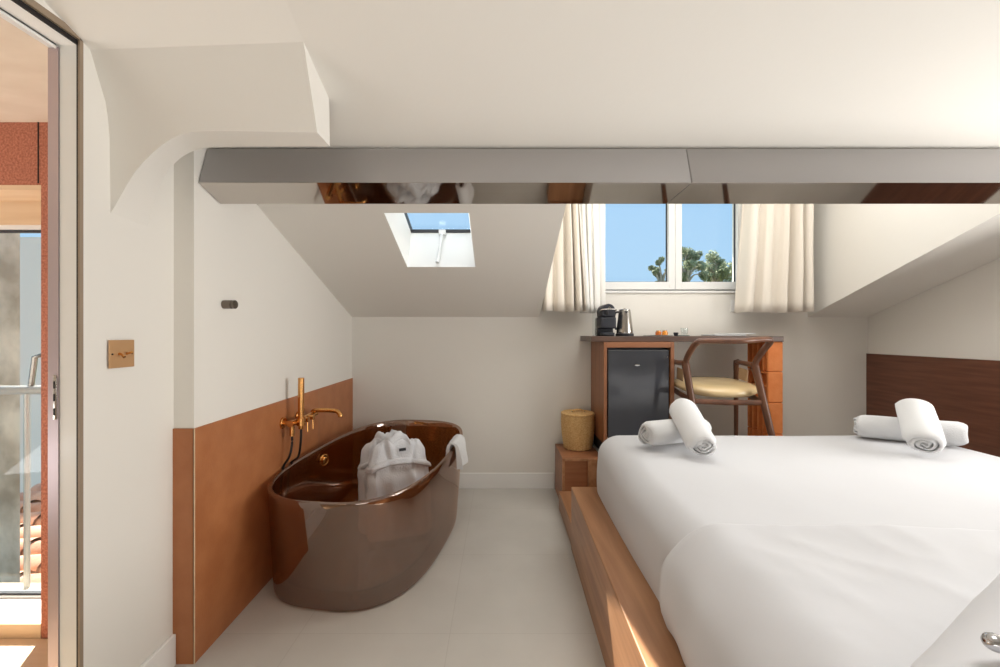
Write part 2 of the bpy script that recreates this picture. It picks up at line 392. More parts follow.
# ---- wainscot and skirting
b = BM()
t_ = .006
z1 = .8545
prism(b, [(xl(1.53)+t_, 1.53-t_, 0.0), (xl(YB)+t_, YB, 0.0), (xl(YB)+t_, YB, z1), (xl(1.53)+t_, 1.53-t_, z1)], (-t_+.0005, 0, 0))
struct(obj('trim_3', b, 'wainscot', smooth=False))
b = BM(); box(b, XLC, xl(1.53)+t_, 1.53-t_, 1.53-.0005, 0.0, z1); struct(obj('trim_4', b, 'wainscot', smooth=False))
b = BM()
for y in (2.30, 2.62): box(b, xl(y)+t_-.001, xl(y)+t_+.0004, y, y+.0025, 0.0, z1)
struct(obj('trim_5', b, 'brown_trim', smooth=False))
b = BM(); box(b, XR-.014, XR, .2, YB-.001, 0.0, 1.045); struct(obj('trim_6', b, 'headboard', smooth=False))
b = BM(); prism(b, [(XLN, 1.18, 0), (XLN+.014, 1.18, 0), (XLC+.014, 1.523, 0), (XLC, 1.523, 0)], (0, 0, .112)); struct(obj('baseboard_left', beveled(b, .003), 'skirting', smooth=False))
b = BM(); box(b, xl(YB)+.01, .42, YB-.014, YB, 0, .12); struct(obj('baseboard_back', beveled(b, .003), 'skirting', smooth=False))

b = BM(); box(b, xl(1.53)+t_-.0015, xl(1.53)+t_+.0015, 1.53-t_-.0015, 1.53-t_+.0015, 0.0, z1); struct(obj('trim_10', b, 'pine', smooth=False))
# ---- dormer window
w1 = sroot('window_1', (1.31, YB+.06, WZ0))
b = BM()
y0, y1 = YB+.03, YB+.10
box(b, WX0, WX0+.035, y0, y1, WZ0, WZ1); box(b, WX1-.035, WX1, y0, y1, WZ0, WZ1); box(b, WX0, WX1, y0, y1, WZ0, WZ0+.022); box(b, WX0, WX1, y0, y1, WZ1-.03, WZ1)
box(b, WX0-.02, WX1+.02, YB-.012, YB+.03, WZ0-.016, WZ0)
obj('frame', beveled(b, .003), 'pvc', w1, smooth=False)
def sash(x0, x1, gx0, gx1, nm):
    b = BM(); ya, yb = YB+.012, YB+.075; za, zb = WZ0+.012, WZ1-.02; g0, g1 = WZ0+.072, WZ1-.08
    box(b, x0, gx0, ya, yb, za, zb); box(b, gx1, x1, ya, yb, za, zb); box(b, gx0, gx1, ya, yb, za, g0); box(b, gx0, gx1, ya, yb, g1, zb)
    s = obj(nm, beveled(b, .003), 'pvc', w1, smooth=False)
    b = BM(); box(b, gx0, gx0+.006, YB+.045, YB+.06, g0, g1); box(b, gx1-.006, gx1, YB+.045, YB+.06, g0, g1); box(b, gx0, gx1, YB+.045, YB+.06, g0, g0+.006)
    obj('gasket', b, 'dark_grey', s, smooth=False)
    b = BM(); box(b, gx0, gx1, YB+.050, YB+.055, g0, g1); obj('pane', b, 'glass', s, smooth=False)
sash(WX0+.01, 1.364, .795, 1.315, 'sash')
sash(1.3665, WX1-.006, 1.418, 1.852, 'sash')
b = BM(); box(b, 1.858, 1.888, YB+.006, YB+.0118, WZ0+.03, WZ1-.03); obj('reveal_shade', b, 'alu', w1, smooth=False)  # grey strip standing in for shade on the right sash reveal

# ---- door to the loggia: jamb, pocket panel, head
d1 = sroot('door_1', (XLN, 1.175, 0))
b = BM(); box(b, -1.174, -1.1685, 1.168, 1.178, 0, 2.03); box(b, -1.176, -1.1685, -0.9, 1.178, 2.018, 2.036); obj('frame', b, 'brown_trim', d1, smooth=False)
b = BM(); box(b, -1.183, -1.1745, 1.173, 1.180, 0, 2.018); box(b, -1.183, -1.1765, -.9, 1.178, 2.006, 2.018); obj('gap_seal', b, 'dark_gap', d1, smooth=False)
b = BM(); box(b, -1.232, -1.1835, 1.175, 1.195, 0, 2.01); box(b, -1.236, -1.1835, -.9, 1.195, 2.006, 2.03); obj('panel', b, 'door_panel', d1, smooth=False)
b = BM(); box(b, -1.247, -1.233, 1.172, 1.20, 0, 2.0); box(b, -1.266, -1.250, 1.176, 1.20, 0, 2.0); box(b, -1.2505, -1.2465, 1.180, 1.195, 0, 2.0); obj('channel', b, 'alu', d1, smooth=False)
b = BM(); box(b, -1.240, -1.236, -.9, 1.17, 1.994, 2.006); box(b, -1.266, -1.236, -.9, 1.2, 2.002, 2.006); obj('track', b, 'pvc', d1, smooth=False)
b = BM(); zc = 1.2-(398-333.5)/F*1.16
box(b, -1.246, -1.236, 1.1695, 1.1719, zc-.062, zc+.062); sp = obj('strike_plate', beveled(b, .0015), 'steel', d1)
b = BM()
for dz in (-.04, 0, .035): box(b, -1.2435, -1.2385, 1.1685, 1.1697, zc+dz-.010, zc+dz+.010)
obj('keyhole', b, 'dark_gap', sp, smooth=False)

# ---- loggia beyond the door
LX0 = -3.3; LY = 1.65; LJ = -1.803
b = BM()
box(b, LX0, -1.27, -1.2, LY, 2.03, 2.10); struct(obj('ceiling_loggia', b, 'loggia_ceiling', smooth=False))
b = BM()
box(b, LX0, LJ, LY, 1.80, 1.783, 2.03); box(b, LJ, -1.275, LY, 1.80, 0, 2.03)
struct(obj('wall_loggia', b, 'terracotta', smooth=False))
b = BM(); box(b, LJ-.012, LJ-.008, LY-.002, LY, 1.79, 2.03); struct(obj('trim_7', b, 'dark_gap', smooth=False))
b = BM(); box(b, LX0-.1, LX0, -1.2, 1.8, 0, 2.1); box(b, LX0, -1.27, -1.3, -1.2, 0, 2.1); struct(obj('wall_loggia_side', b, 'plaster', smooth=False))
b = BM(); box(b, LX0, LJ, LY-.002, LY+.02, 0.0, .059); box(b, LX0, -1.275, -1.2, LY-.003, 0.0, .003); struct(obj('floor_loggia', b, 'pine', smooth=False))
b = BM(); box(b, LX0, LJ, LY, 1.80, 1.765, 1.7828); struct(obj('trim_8', b, 'pine', smooth=False))
w3 = sroot('window_3', (-2.5, 1.8, 0.06))
b = BM(); box(b, LX0, LJ, LY+.02, 1.81, 0.0, .059); obj('sill', b, 'white_paint', w3, smooth=False)
b = BM(); box(b, LX0, LJ, 1.795, 1.84, 1.665, 1.765); obj('lintel_board', b, 'pine', w3, smooth=False)
b = BM(); box(b, LX0, LJ, 1.80, 1.84, 1.648, 1.665); box(b, LX0, LJ, 1.81, 1.85, 0.045, .070); box(b, LJ-.006, LJ, 1.80, 1.84, .059, 1.66)
obj('frame', b, 'pvc', w3, smooth=False)
b = BM(); box(b, LX0, LJ, 1.815, 1.835, 1.638, 1.648); box(b, LX0, LJ, 1.815, 1.835, .070, .078); obj('gasket', b, 'dark_grey', w3, smooth=False)
b = BM(); box(b, LX0, LJ, 1.822, 1.828, .078, 1.64); obj('pane', b, 'glass', w3, smooth=False)

# ------------------------------------------------------------------ outside
b = BM(); box(b, -90, 90, 6, 140, -9.3, -9.0); struct(obj('ground', b, 'earth', smooth=False))
# concrete wall and white wall seen through the loggia window
b = BM(); prism(b, [(-4.6, 2.6, -1.2), (-480/F*2.6, 2.6, -1.2), (-490/F*2.95, 2.95, -1.2), (-4.6, 2.95, -1.2)], (0, 0, 4.2))
tag(obj('concrete_wall', b, 'concrete', smooth=False), 'weathered grey concrete wall outside the loggia window', 'wall')
b = BM(); box(b, -6.5, -3.9, 5.5, 5.8, -1.5, 1.2+(333.5-237)/F*5.5)
tag(obj('rendered_wall', b, 'render_white', smooth=False), 'pale lilac rendered wall beyond the tiled roof', 'wall')
# tiled roof
b = BM()
for i in range(14):
    y = 2.66+i*.19; z = -.55+i*.022
    for j in range(9):
        xa = -1.6-j*.33; r0, r1 = .105, .088
        n = 10
        rings = []
        for (x, r, dz) in ((xa, r0, 0.012), (xa-.36, r1, 0.0)):
            rings.append([(x, y+r*math.cos(PI*k/n), z+dz+r*.9*math.sin(PI*k/n)) for k in range(n+1)])
        loft(b, rings, closed=False)
prism(b, [(-4.7, 2.5, -.66), (-1.5, 2.5, -.66), (-1.5, 5.4, -.32), (-4.7, 5.4, -.32)], (0, 0, .10))
tag(obj('tiled_roof', b, 'roof_tile', angle=60), 'sunlit pink barrel tile roof below the loggia window railing', 'roof')
rail = thing('balcony_railing', 'grey steel railing outside the loggia window', 'railing', (-2.4, 2.1, -0.07))
b = BM(); zr = 1.2-(390-333.5)/F*2.1; tube(b, [(-3.4, 2.1, zr), (-2.2, 2.1, zr)], .022, 12); obj('handrail', b, 'rail_steel', rail)
for xx in (-2.365, -2.70, -3.03):
    b = BM(); tube(b, [(xx, 2.1, -.07), (xx, 2.1, zr)], .012, 10); obj('baluster', b, 'rail_steel', rail)
b = BM(); pa = px(31, 386, 2.1); pb = px(35, 357, 2.1); pc = px(46, 354, 2.1); tube(b, [pa, pb, pc], [.012, .012, .012], 8); obj('bracket', b, 'gunmetal', rail)
b = BM(); box(b, -3.6, -1.9, 1.86, 2.14, -.16, -.07); struct(obj('trim_9', b, 'concrete', smooth=False))

# trees far beyond the window
def tree(u, vtop, vmid, Y, wpx, seed, label, n_blob=9):
    rng = random.Random(seed)
    base = Vector(((u-500)/F*Y, Y, -9.0)); top = px(u, vtop, Y); R = wpx/F*Y/2
    hC = (vmid-vtop)/F*Y
    t = thing('tree', label, 'tree', base, 'trees beyond the dormer window')
    b = BM(); cz = top.z-hC
    tips = []
    tube(b, [base, (base.x+.2, Y, base.z+(cz-base.z)*.55), (base.x-.1, Y, cz-hC*.3)], [.34, .24, .12], 8)
    blobs = []
    for i in range(n_blob):
        a = rng.uniform(0, 2*PI); rr = R*math.sqrt(rng.random())
        f = rr/R; zz = cz+hC*(rng.uniform(-1.5, .75)*math.sqrt(max(.1, 1-f*f*.6)))
        c = Vector((base.x+rr*math.cos(a), Y+rr*math.sin(a)*.8, zz)); br = R*rng.uniform(.20, .32)
        blobs.append((c, br))
        tube(b, smooth_path([(base.x, Y, cz-hC*1.6), ((base.x*.6+c.x*.4)+rng.uniform(-.2, .2), (Y+c.y)/2, (cz-hC*.9+c.z)/2), c], 4), [.09]*4+[.06]*4+[.03], 6)
    blobs.append((Vector((base.x+rng.uniform(-.2, .2)*R, Y, top.z-R*.22)), R*.26))
    obj('trunk', b, 'bark', t)
    b = BM()
    for c, br in blobs:
        for k in range(230):
            d = Vector((rng.gauss(0, 1), rng.gauss(0, 1), rng.gauss(0, 1))).normalized()*br*(rng.random()**.4)
            d.z *= .85
            p = c+d; s = rng.uniform(.09, .17)
            e1 = Vector((rng.gauss(0, 1), rng.gauss(0, 1), rng.gauss(0, 1))).normalized(); e2 = e1.orthogonal().normalized()
            poly(b, [p-e1*s, p+e2*s*.45, p+e1*s, p-e2*s*.45])
    f = obj('foliage', b, 'leaf', t, smooth=False)
tree(686, 247, 262, 36, 36, 1, 'tall eucalyptus against the sky just right of the window mullion', 20)
tree(716, 250, 264, 41, 50, 2, 'broad eucalyptus filling the right window pane, near its middle', 30)
tree(746, 254, 268, 37, 36, 3, 'eucalyptus beside the right frame of the window, partly hidden by it', 20)
tree(662, 257, 270, 37, 22, 4, 'smaller eucalyptus showing in the left window pane beside the mullion', 12)

# ------------------------------------------------------------------ bed
PZ = .35
def edge(y): return .376+.0185*(y-1.3) if y > -5 else 0     # left face of the platform, slightly skewed
plat = thing('bed_platform', 'raised timber bed platform with varnished oak rail along its left side', 'bed platform', (1.6, 1.3, 0))
b = BM()
ys = [-1.2, 0.5, 1.3, 2.33]
prism(b, [(edge(-1.2), -1.2, 0), (edge(2.33), 2.33, 0), (edge(2.33), 2.33, PZ), (edge(-1.2), -1.2, PZ)], (.19, 0, 0))
obj('side_rail', beveled(b, .004), 'oak', plat, smooth=False)
b = BM(); box(b, .585, XR-.016, -1.2, 2.33, 0, PZ-.004); obj('deck', b, 'oak_x', plat, smooth=False)
b = BM(); box(b, .703, XR-.016, 2.331, YB-.015, 0, PZ); plabel(obj('rear_deck', b, 'floor', plat, smooth=False), 'grey cement deck behind the mattress')
st = BM(); box(st, edge(2.5)+.004, .702, 2.331, 2.868, 0, .125); obj('low_step', beveled(st, .003), 'oak', plat, smooth=False)
st = BM(); box(st, .425, .702, 2.87, YB-.015, .0, PZ); 
obj('upper_step', beveled(st, .003), 'oak_x', plat, smooth=False)
st = BM(); box(st, .4235, .442, 2.862, 2.869, .126, PZ-.004); box(st, .442, .60, 2.862, 2.869, PZ-.02, PZ-.004); box(st, .60, .66, 2.855, 2.869, .126, PZ-.004)
obj('step_edging', st, 'oak', plat, smooth=False)

# mattress: rounded section swept along the bed
MX0, MX1, MY0, MY1, MZ = .492, 2.33, -.10, 2.375, .648
def section(off, y, zb, n=60, sh=.13):
    """left foot, left side, shoulder, top, right shoulder, right side"""
    pts = []
    x0, x1, zt = MX0-off, MX1+off, MZ+off
    pts.append((x0+.012, zb)); pts.append((x0+.004, zb+.05)); pts.append((x0, zb+.10))
    for k in range(11):
        a = PI-PI/2*k/10; pts.append((x0+sh+sh*math.cos(a)*1.0, zt-sh+sh*math.sin(a)))
    for k in range(1, 80): pts.append((x0+sh+(x1-x0-2*sh)*k/80, zt))
    for k in range(11):
        a = PI/2-PI/2*k/10; pts.append((x1-sh+sh*math.cos(a), zt-sh+sh*math.sin(a)))
    pts.append((x1, zb+.10)); pts.append((x1-.004, zb+.05)); pts.append((x1-.012, zb))
    return pts
def wr(p, amp):
    n = noise.noise(Vector((p[0]*2.2, p[1]*2.2, p[2]*3)))*amp+noise.noise(Vector((p[0]*6, p[1]*4, p[2]*9+3)))*amp*.4
    return n
b = BM(); rings = []
ends = [(0, .55), (.01, .35), (.03, .18), (.06, .07), (.10, .02), (.14, 0)]
yl = []
for d, k in ends: yl.append((MY0+d, k))
m_ = 36
for i in range(m_+1): yl.append((MY0+.16+(MY1-MY0-.32)*i/m_, 0))
for d, k in reversed(ends): yl.append((MY1-d, k))
for y, k in yl:
    sh = .11; sec = section(0, y, PZ, sh=sh); cx = (MX0+MX1)/2; ring = []
    ins = .17*(k**1.0)                                    # plan corner and top edge roll inwards at the ends
    for x, z in sec:
        f = 1-ins*2/(MX1-MX0)
        zz = z-(max(0, (z-PZ)/(MZ-PZ))**2)*.16*k
        xx = cx+(x-cx)*f
        if x < cx: xx += .022*max(0, (y-1.5)/.85)**2*min(1, (cx-x)/.8)+.02*max(0, (z-PZ)/.28)*max(0, min(1, (y-1.2)/1.0))*min(1, (cx-x)/.8)
        p = Vector((xx, y, zz)); a = wr(p, .006) if z > PZ+.02 else 0
        ring.append((p.x+(a if abs(x-cx) > .8 else 0), p.y, p.z+a*(1 if z > PZ+.05 else 0)))
    rings.append(ring)
loft(b, rings, False, True, True)
tag(obj('mattress', b, 'sheet', angle=80), 'large white mattress in a fitted sheet on the timber platform', 'mattress')
# top sheet over the near half
b = BM(); rings = []
yy = [-.14+(1.28)*i/90 for i in range(91)]
for y in yy+[1.150, 1.158, 1.162, 1.164]:
    e = (.026 if y < 1.145 else {1.150: .024, 1.158: .018, 1.162: .010, 1.164: .002}[y])
    ring = []; cx = (MX0+MX1)/2
    for x, z in section(e, y, PZ+.004, sh=.13):
        side = max(0, min(1, (MZ-.05-z)/.25)) if x < cx else 0
        yo = y+.045*side*max(0, (y+.2)/1.3)+.012*math.sin(x*3.1)*max(0, y)
        p = Vector((x, yo, z))
        a = noise.noise(Vector((x*3+y*1.2, y*7-x*2.5, z*2)))*.010+noise.noise(Vector((x*1.4, y*1.8, z)))*.010
        w1_ = noise.noise(Vector((x*1.1-yo*3.2, x*5.5+yo*1.4, 4))); w2_ = noise.noise(Vector((x*9+yo*2, yo*5-x*3, 9)))
        a += .0042*(1-abs(w1_))**6*max(0, 1-abs(x-.9)/.8)+.0022*(1-abs(w2_))**5*max(0, 1-abs(x-.7)/.5)
        if z < PZ+.02: a *= .3
        bul = -.018*math.sin(max(0, min(1, (z-PZ)/.28))*PI) if x < cx and z < MZ else 0
        fold = .006*math.sin(yo*30+z*12)*side
        ring.append((p.x+bul+fold+(a if z < MZ-.04 else 0), p.y, max(p.z+(a if z > MZ-.08 else 0), PZ+.003)))
    rings.append(ring)
loft(b, rings, False, False, False)
tag(obj('top_sheet', b, 'sheet', angle=80), 'white top sheet folded across the near half of the bed and tucked at the side', 'sheet')

# pillow in the near right corner and the chrome rod on it
pc = Vector((.840, .369, .772))
def pil(p):
    d = p-pc
    fx, fy = abs(d.x)/.44, abs(d.y)/.31
    k = max(.12, (1-fx**3.2))*max(.12, (1-fy**3.2)); d.z *= .18+.82*k**.6
    d.z += .008*noise.noise(p*6)
    a = math.radians(30)
    d = Vector((d.x*math.cos(a)-d.y*math.sin(a), d.x*math.sin(a)+d.y*math.cos(a), d.z))
    return pc+d
b = BM(); rounded_box(b, pc-Vector((.42, .30, .095)), pc+Vector((.42, .30, .095)), .08, 14, pil)
tag(obj('pillow', b, 'sheet', angle=80), 'plump white pillow in the near right corner of the bed', 'pillow')

# ------------------------------------------------------------------ rolled towels
def towel_roll(a, c, r, label, flat=1.0, seed=0, turns=3.4, tilt=0.0):
    a = Vector(a); c = Vector(c); L = (c-a).length; ax = (c-a).normalized()
    up = Vector((0, 0, 1)); sd = ax.cross(up).normalized(); up = sd.cross(ax).normalized()
    n = int(turns*26); pitch = r/(turns+.35)
    b = BM(); st = [0, .012, .03, .06]+[.06+(L-.12)*i/8 for i in range(1, 8)]+[L-.06, L-.03, L-.012, L]
    th0 = seed*1.7
    def edge_r(s):
        d = min(s, L-s); return 1-.16*max(0, 1-d/.035)**2
    grid = []
    for s in st:
        er = edge_r(s); inn, out = [], []
        for i in range(n+1):
            th = 2*PI*turns*i/n; rr = pitch*.35+(r-pitch*.35)*i/n
            hw = pitch*.50*(1 if 0 < i < n else .3)
            dd = min(s, L-s); hw *= .45+.55*min(1, dd/.02)
            wob = 1+.035*noise.noise(Vector((math.cos(th)*1.5+seed, math.sin(th)*1.5, s*6)))
            for lst, q in ((out, rr+hw), (inn, max(rr-hw, .001))):
                q2 = q*er*wob-.5*pitch*.9
                p = a+ax*(s+.004*math.sin(i*.7+seed))+sd*(q2*math.cos(th+th0))+up*(q2*flat*math.sin(th+th0)); lst.append(p)
        grid.append(out+inn[::-1])
    loft(b, grid, True, False, False)
    m = n+1
    for gi, order in ((0, 1), (-1, -1)):
        b.verts.ensure_lookup_table()
        off = 0 if gi == 0 else (len(st)-1)*2*m
        vs = b.verts
        for i in range(n):
            q = (vs[off+i], vs[off+i+1], vs[off+2*m-2-i], vs[off+2*m-1-i])
            try: b.faces.new(q if order > 0 else q[::-1])
            except ValueError: pass
    return tag(obj('rolled_towel', b, 'towel', angle=70), label, 'towel', 'rolled towels on the bed')
towel_roll((.690, 1.985, .720), (1.03, 2.125, .720), .074, 'left rolled white towel lying flat on the bed with its spiral end showing', .92, 1)
towel_roll((.882, 1.815, .711), (.905, 2.09, .842), .078, 'white rolled towel leaning across the left towel roll, before the chair', .84, 2)
towel_roll((1.878, 2.22, .716), (2.232, 2.02, .716), .070, 'right rolled white towel lying flat before the dark headboard panel', .95, 3)
towel_roll((1.868, 1.845, .710), (2.070, 2.10, .834), .078, 'white rolled towel leaning across the right towel roll, nearest the headboard', .82, 4)

# chrome rod on the pillow
b = BM()
e0 = px(993, 642, .447); dr = Vector((.9, -.12, -.26)).normalized()
pp = [e0+dr*s for s in (-.0085, -.0075, -.005, 0.0, .1, .24)]
tube(b, pp, [.002, .005, .0075, .009, .009, .009], 16)
rod = tag(obj('chrome_rod', b, 'chrome'), 'chrome rod with a rounded end lying on the near pillow', 'rod')

# ------------------------------------------------------------------ desk group
DT, DBt = 1.182, 1.144
b = BM(); box(b, .622, 1.934, 2.86, YB-.006, DBt, DT)
dk = tag(obj('desk', beveled(b, .003), 'desk_wood', smooth=False), 'dark brown desk slab spanning the minibar cabinet and the orange blocks', 'desk')
cab = thing('minibar_cabinet', 'walnut cabinet around the black minibar under the desk top', 'cabinet', (.94, 3.05, PZ))
def part(nm, m, par, *bx, bev=.002):
    b = BM()
    for q in bx: box(b, *q)
    return obj(nm, beveled(b, bev), m, par, smooth=False)
CX0, CX1, CZ0 = .704, 1.183, .45
part('plinth', 'dark_grey', cab, (CX0+.02, CX1-.02, 2.90, YB-.02, PZ+.001, CZ0))  # recessed base, coloured dark to give the shade under the cabinet
part('side_panel', 'cab_wood', cab, (CX0, CX0+.022, 2.85, YB-.006, CZ0, DBt-.002))
part('side_panel', 'cab_wood', cab, (CX1-.024, CX1, 2.85, YB-.006, CZ0, DBt-.002))
part('top_panel', 'oak_x', cab, (CX0+.0225, CX1-.0245, 2.85, YB-.006, DBt-.040, DBt-.002))
part('bottom_panel', 'oak_x', cab, (CX0+.0225, CX1-.0245, 2.85, YB-.006, CZ0, CZ0+.03))
part('back_panel', 'cab_wood', cab, (CX0+.0225, CX1-.0245, YB-.018, YB-.006, CZ0+.031, DBt-.041))
fz0, fz1 = CZ0+.032, DBt-.043
fx0, fx1 = CX0+.026, CX1-.028
fridge = thing('minibar', 'glossy black minibar fridge inside the walnut cabinet', 'minibar', (.94, 3.05, fz0))
part('body', 'black_plastic', fridge, (fx0, fx1, 2.90, 3.22, fz0, fz1))
fd = part('door', 'black_gloss', fridge, (fx0+.006, fx1-.002, 2.862, 2.897, fz0+.004, fz1-.012), bev=.006)
b = BM(); lathe(b, (0, 0, 0), [(.0, -.001), (.018, -.001), (.0195, 0), (.018, .002), (0, .003)], 24, 1.0, .38, False, False)
bmesh.ops.rotate(b, verts=b.verts[:], cent=(0, 0, 0), matrix=Matrix.Rotation(PI/2, 3, 'X'))
bmesh.ops.translate(b, verts=b.verts[:], vec=(.935, 2.861, .985)); plabel(obj('badge', b, 'chrome', fd), 'small oval chrome badge')
b = BM(); box(b, fx1-.016, fx1-.011, 2.8605, 2.862, 1.035, 1.045); plabel(obj('lock', b, 'chrome', fd), 'tiny bright lock')
part('hinge', 'black_plastic', fridge, (fx0+.01, fx0+.07, 2.865, 2.90, fz1-.0115, fz1-.002))

# clay blocks
bz = [(.351, .512), (.514, .725), (.727, .937), (.939, 1.1435)]
wh = ['lowest orange clay block in the stack, on the platform', 'second orange clay block from the bottom of the stack',
      'third orange clay block up, with square holes behind the chair arm', 'topmost orange clay block, directly under the desk top']
for i, (za, zb) in enumerate(bz):
    b = BM(); x0, x1, y0, y1 = 1.83, 1.934, 2.868, 3.11
    ww = .014
    box(b, x0+.035, x1, y0+ww*1.6, y1, za, zb)
    box(b, x0, x1, y0, y0+ww*1.6, za, zb); box(b, x0, x0+.035, y1-ww*1.6, y1, za, zb)
    if i == 2:
        box(b, x0, x0+.035, y0+ww*1.6, y1-ww*1.6, za, za+.016); box(b, x0, x0+.035, y0+ww*1.6, y1-ww*1.6, zb-.016, zb)
        zm = (za+zb)/2; box(b, x0, x0+.035, y0+ww*1.6, y1-ww*1.6, zm-.008, zm+.008)
        ym = (y0+y1)/2; box(b, x0, x0+.035, ym-.008, ym+.008, za+.016, zm-.008); box(b, x0, x0+.035, ym-.008, ym+.008, zm+.008, zb-.016)
    else:
        for k in (1, 2, 3):
            ym = y0+(y1-y0)*k/4; box(b, x0, x0+.035, ym-.007, ym+.007, za, zb)
    tag(obj('clay_block', beveled(b, .005, 1), 'clay', smooth=False), wh[i], 'block', 'hollow clay blocks holding up the desk')

# chair
K = 1.06
def cp(u, v, Y): return px(u, v, Y*K)
WL, WR = cp(685.5, 364, 2.5), cp(755, 366, 2.48)
TL, TR = cp(696.5, 342.5, 2.39), cp(771, 341, 2.37)
chair = thing('desk_chair', 'walnut armchair with a tan leather seat pushed in at the desk', 'chair', (1.43, 2.80, PZ))
footL = Vector((1.19, 2.44, PZ+.005)); footR = Vector((1.628, 2.42, PZ+.005))
for nm, wst, foot in (('rear_leg', WL, footL), ('rear_leg', WR, footR)):
    b = BM(); P = smooth_path([wst+Vector((0, 0.005, .012)), wst.lerp(foot, .3), wst.lerp(foot, .65), foot], 5)
    tube(b, P, [.023-.008*i/(len(P)-1) for i in range(len(P))], 12, ra=[.026-.010*i/(len(P)-1) for i in range(len(P))], up=(0, 1, 0)); obj(nm, b, 'chair_wood', chair)
mid = (TL+TR)/2+Vector((0, -.075, .006))
b = BM()
P = smooth_path([WL+Vector((0, .004, -.03)), WL+Vector((.001, -.012, .03)), WL.lerp(TL, .55)+Vector((-.003, .004, .01)), TL+Vector((.004, 0, 0)), TL+Vector((.05, -.02, .010)), mid, TR+Vector((-.06, -.02, .010)), TR+Vector((-.004, 0, 0)),
                 WR.lerp(TR, .55)+Vector((-.002, .004, .01)), WR+Vector((0, -.012, .03)), WR+Vector((0, .004, -.03))], 7)
tube(b, P, .017, 14, ra=.0205, up=(0, 1, 0.2)); obj('back_rail', b, 'chair_wood', chair)
FL, FR_ = Vector((1.238, 3.02, PZ)), Vector((1.692, 3.01, PZ))
AZ = 1.2-(361.5-333.5)/F*3.0
for wst, ft in ((WL, FL), (WR, FR_)):
    b = BM(); tip = Vector((ft.x, ft.y, AZ-.028))
    P = [ft, ft.lerp(tip, .5), tip, tip+Vector((0, -.006, .018)), tip+Vector((0, -.028, .027))]
    P = smooth_path(P, 5); tube(b, P, [.011+.006*min(1, i/10) for i in range(len(P))], 12, ra=[.013+.008*min(1, i/10) for i in range(len(P))], up=(0, 1, 0)); obj('front_leg', b, 'chair_wood', chair)
    b = BM(); a0 = Vector((ft.x, ft.y-.02, AZ)); a1 = wst+Vector((0, .01, .006))
    P = smooth_path([a0, a0.lerp(a1, .4)+Vector((0, 0, -.002)), a1], 6); tube(b, P, .019, 12, ra=.016); obj('arm', b, 'chair_wood', chair)
    b = BM(); q0 = Vector((ft.x, ft.y-.02, .80)); q1 = wst.lerp(Vector((footL if wst is WL else footR)), .34)
    tube(b, [q0, q0.lerp(q1, .5), q1], .011, 10, ra=.019); obj('side_stretcher', b, 'chair_wood', chair)
    b = BM(); s_ = 1 if wst is WL else -1
    rounded_box(b, (-.006, -.05, -.04), (.006, .05, .04), .006, 4); bmesh.ops.rotate(b, verts=b.verts[:], cent=(0, 0, 0), matrix=Matrix.Rotation(0.12, 3, 'X'))
    m0 = a0.lerp(a1, .48); bmesh.ops.translate(b, verts=b.verts[:], vec=(m0.x+s_*.012, m0.y, .925)); plabel(obj('arm_pad', b, 'arm_leather', chair), 'tan leather side pad')
qa = WL.lerp(footL, .34); qb = WR.lerp(footR, .34)
b = BM(); tube(b, [qa, qa.lerp(qb, .5)+Vector((0, .01, -.006)), qb], .011, 10, ra=.017); obj('rear_stretcher', b, 'chair_wood', chair)
sc = Vector((1.445, 2.845, .842))
def seatf(p):
    d = p-sc
    rr = min(1, math.hypot(d.x/.24, d.y/.235)); d.z = d.z*(1-.35*rr**2)-(.012*(1-rr)) +.018*max(0, d.y/.23)
    return sc+d
b = BM()
rings = []
for r, z in ((.02, -.030), (.16, -.032), (.205, -.026), (.228, -.012), (.233, .004), (.222, .020), (.19, .032), (.12, .036), (.02, .034)):
    ring = []
    for k in range(40):
        c_, s_ = math.cos(2*PI*k/40), math.sin(2*PI*k/40); e = 2/2.7
        ring.append(sc+Vector((r*1.02*math.copysign(abs(c_)**e, c_), r*.98*math.copysign(abs(s_)**e, s_), z+.020*(r*s_/.23)+.006*(r*c_/.23)**2)))
    rings.append([sc+(p-sc)*1.04 for p in ring])
loft(b, rings, True, True, True); plabel(obj('seat', b, 'tan_leather', chair, angle=60), 'glossy tan leather seat')

# coffee machine
cmx, cmy = px(606, 0, 2.98).x, 2.99
cm = thing('coffee_machine', 'compact black capsule coffee machine on the left of the desk', 'coffee machine', (cmx, cmy, DT))
b = BM(); rounded_box(b, (cmx-.056, cmy-.082, DT+.052), (cmx+.056, cmy+.10, DT+.135), .012, 6); obj('body', b, 'black_plastic', cm)
b = BM(); rounded_box(b, (cmx-.056, cmy+.0, DT), (cmx+.056, cmy+.10, DT+.06), .008, 6); obj('rear_column', b, 'black_plastic', cm)
b = BM(); n = 28
prof2 = [(cmx-.046, DT+.136), (cmx-.046, DT+.175)]+[(cmx-.046*math.cos(PI*k/12), DT+.178+.046*math.sin(PI*k/12)) for k in range(13)]+[(cmx+.046, DT+.175), (cmx+.046, DT+.136)]
prism(b, [(x, cmy-.085, z) for x, z in prof2], (0, .16, 0)); obj('brew_head', beveled(b, .006, 3), 'black_plastic', cm)
b = BM(); tube(b, [(cmx-.012, cmy-.086, DT+.150), (cmx-.012, cmy-.093, DT+.156), (cmx-.012, cmy-.093, DT+.178)], .010, 10, ra=.006); obj('spout', b, 'dark_grey', cm)
b = BM(); lathe(b, (0, 0, 0), [(0, 0), (.009, 0), (.008, .003), (0, .003)], 16); bmesh.ops.rotate(b, verts=b.verts[:], cent=(0, 0, 0), matrix=Matrix.Rotation(PI/2, 3, 'X')); bmesh.ops.translate(b, verts=b.verts[:], vec=(cmx+.004, cmy-.0855, DT+.196)); plabel(obj('badge', b, 'chrome', cm), 'small round silver badge')
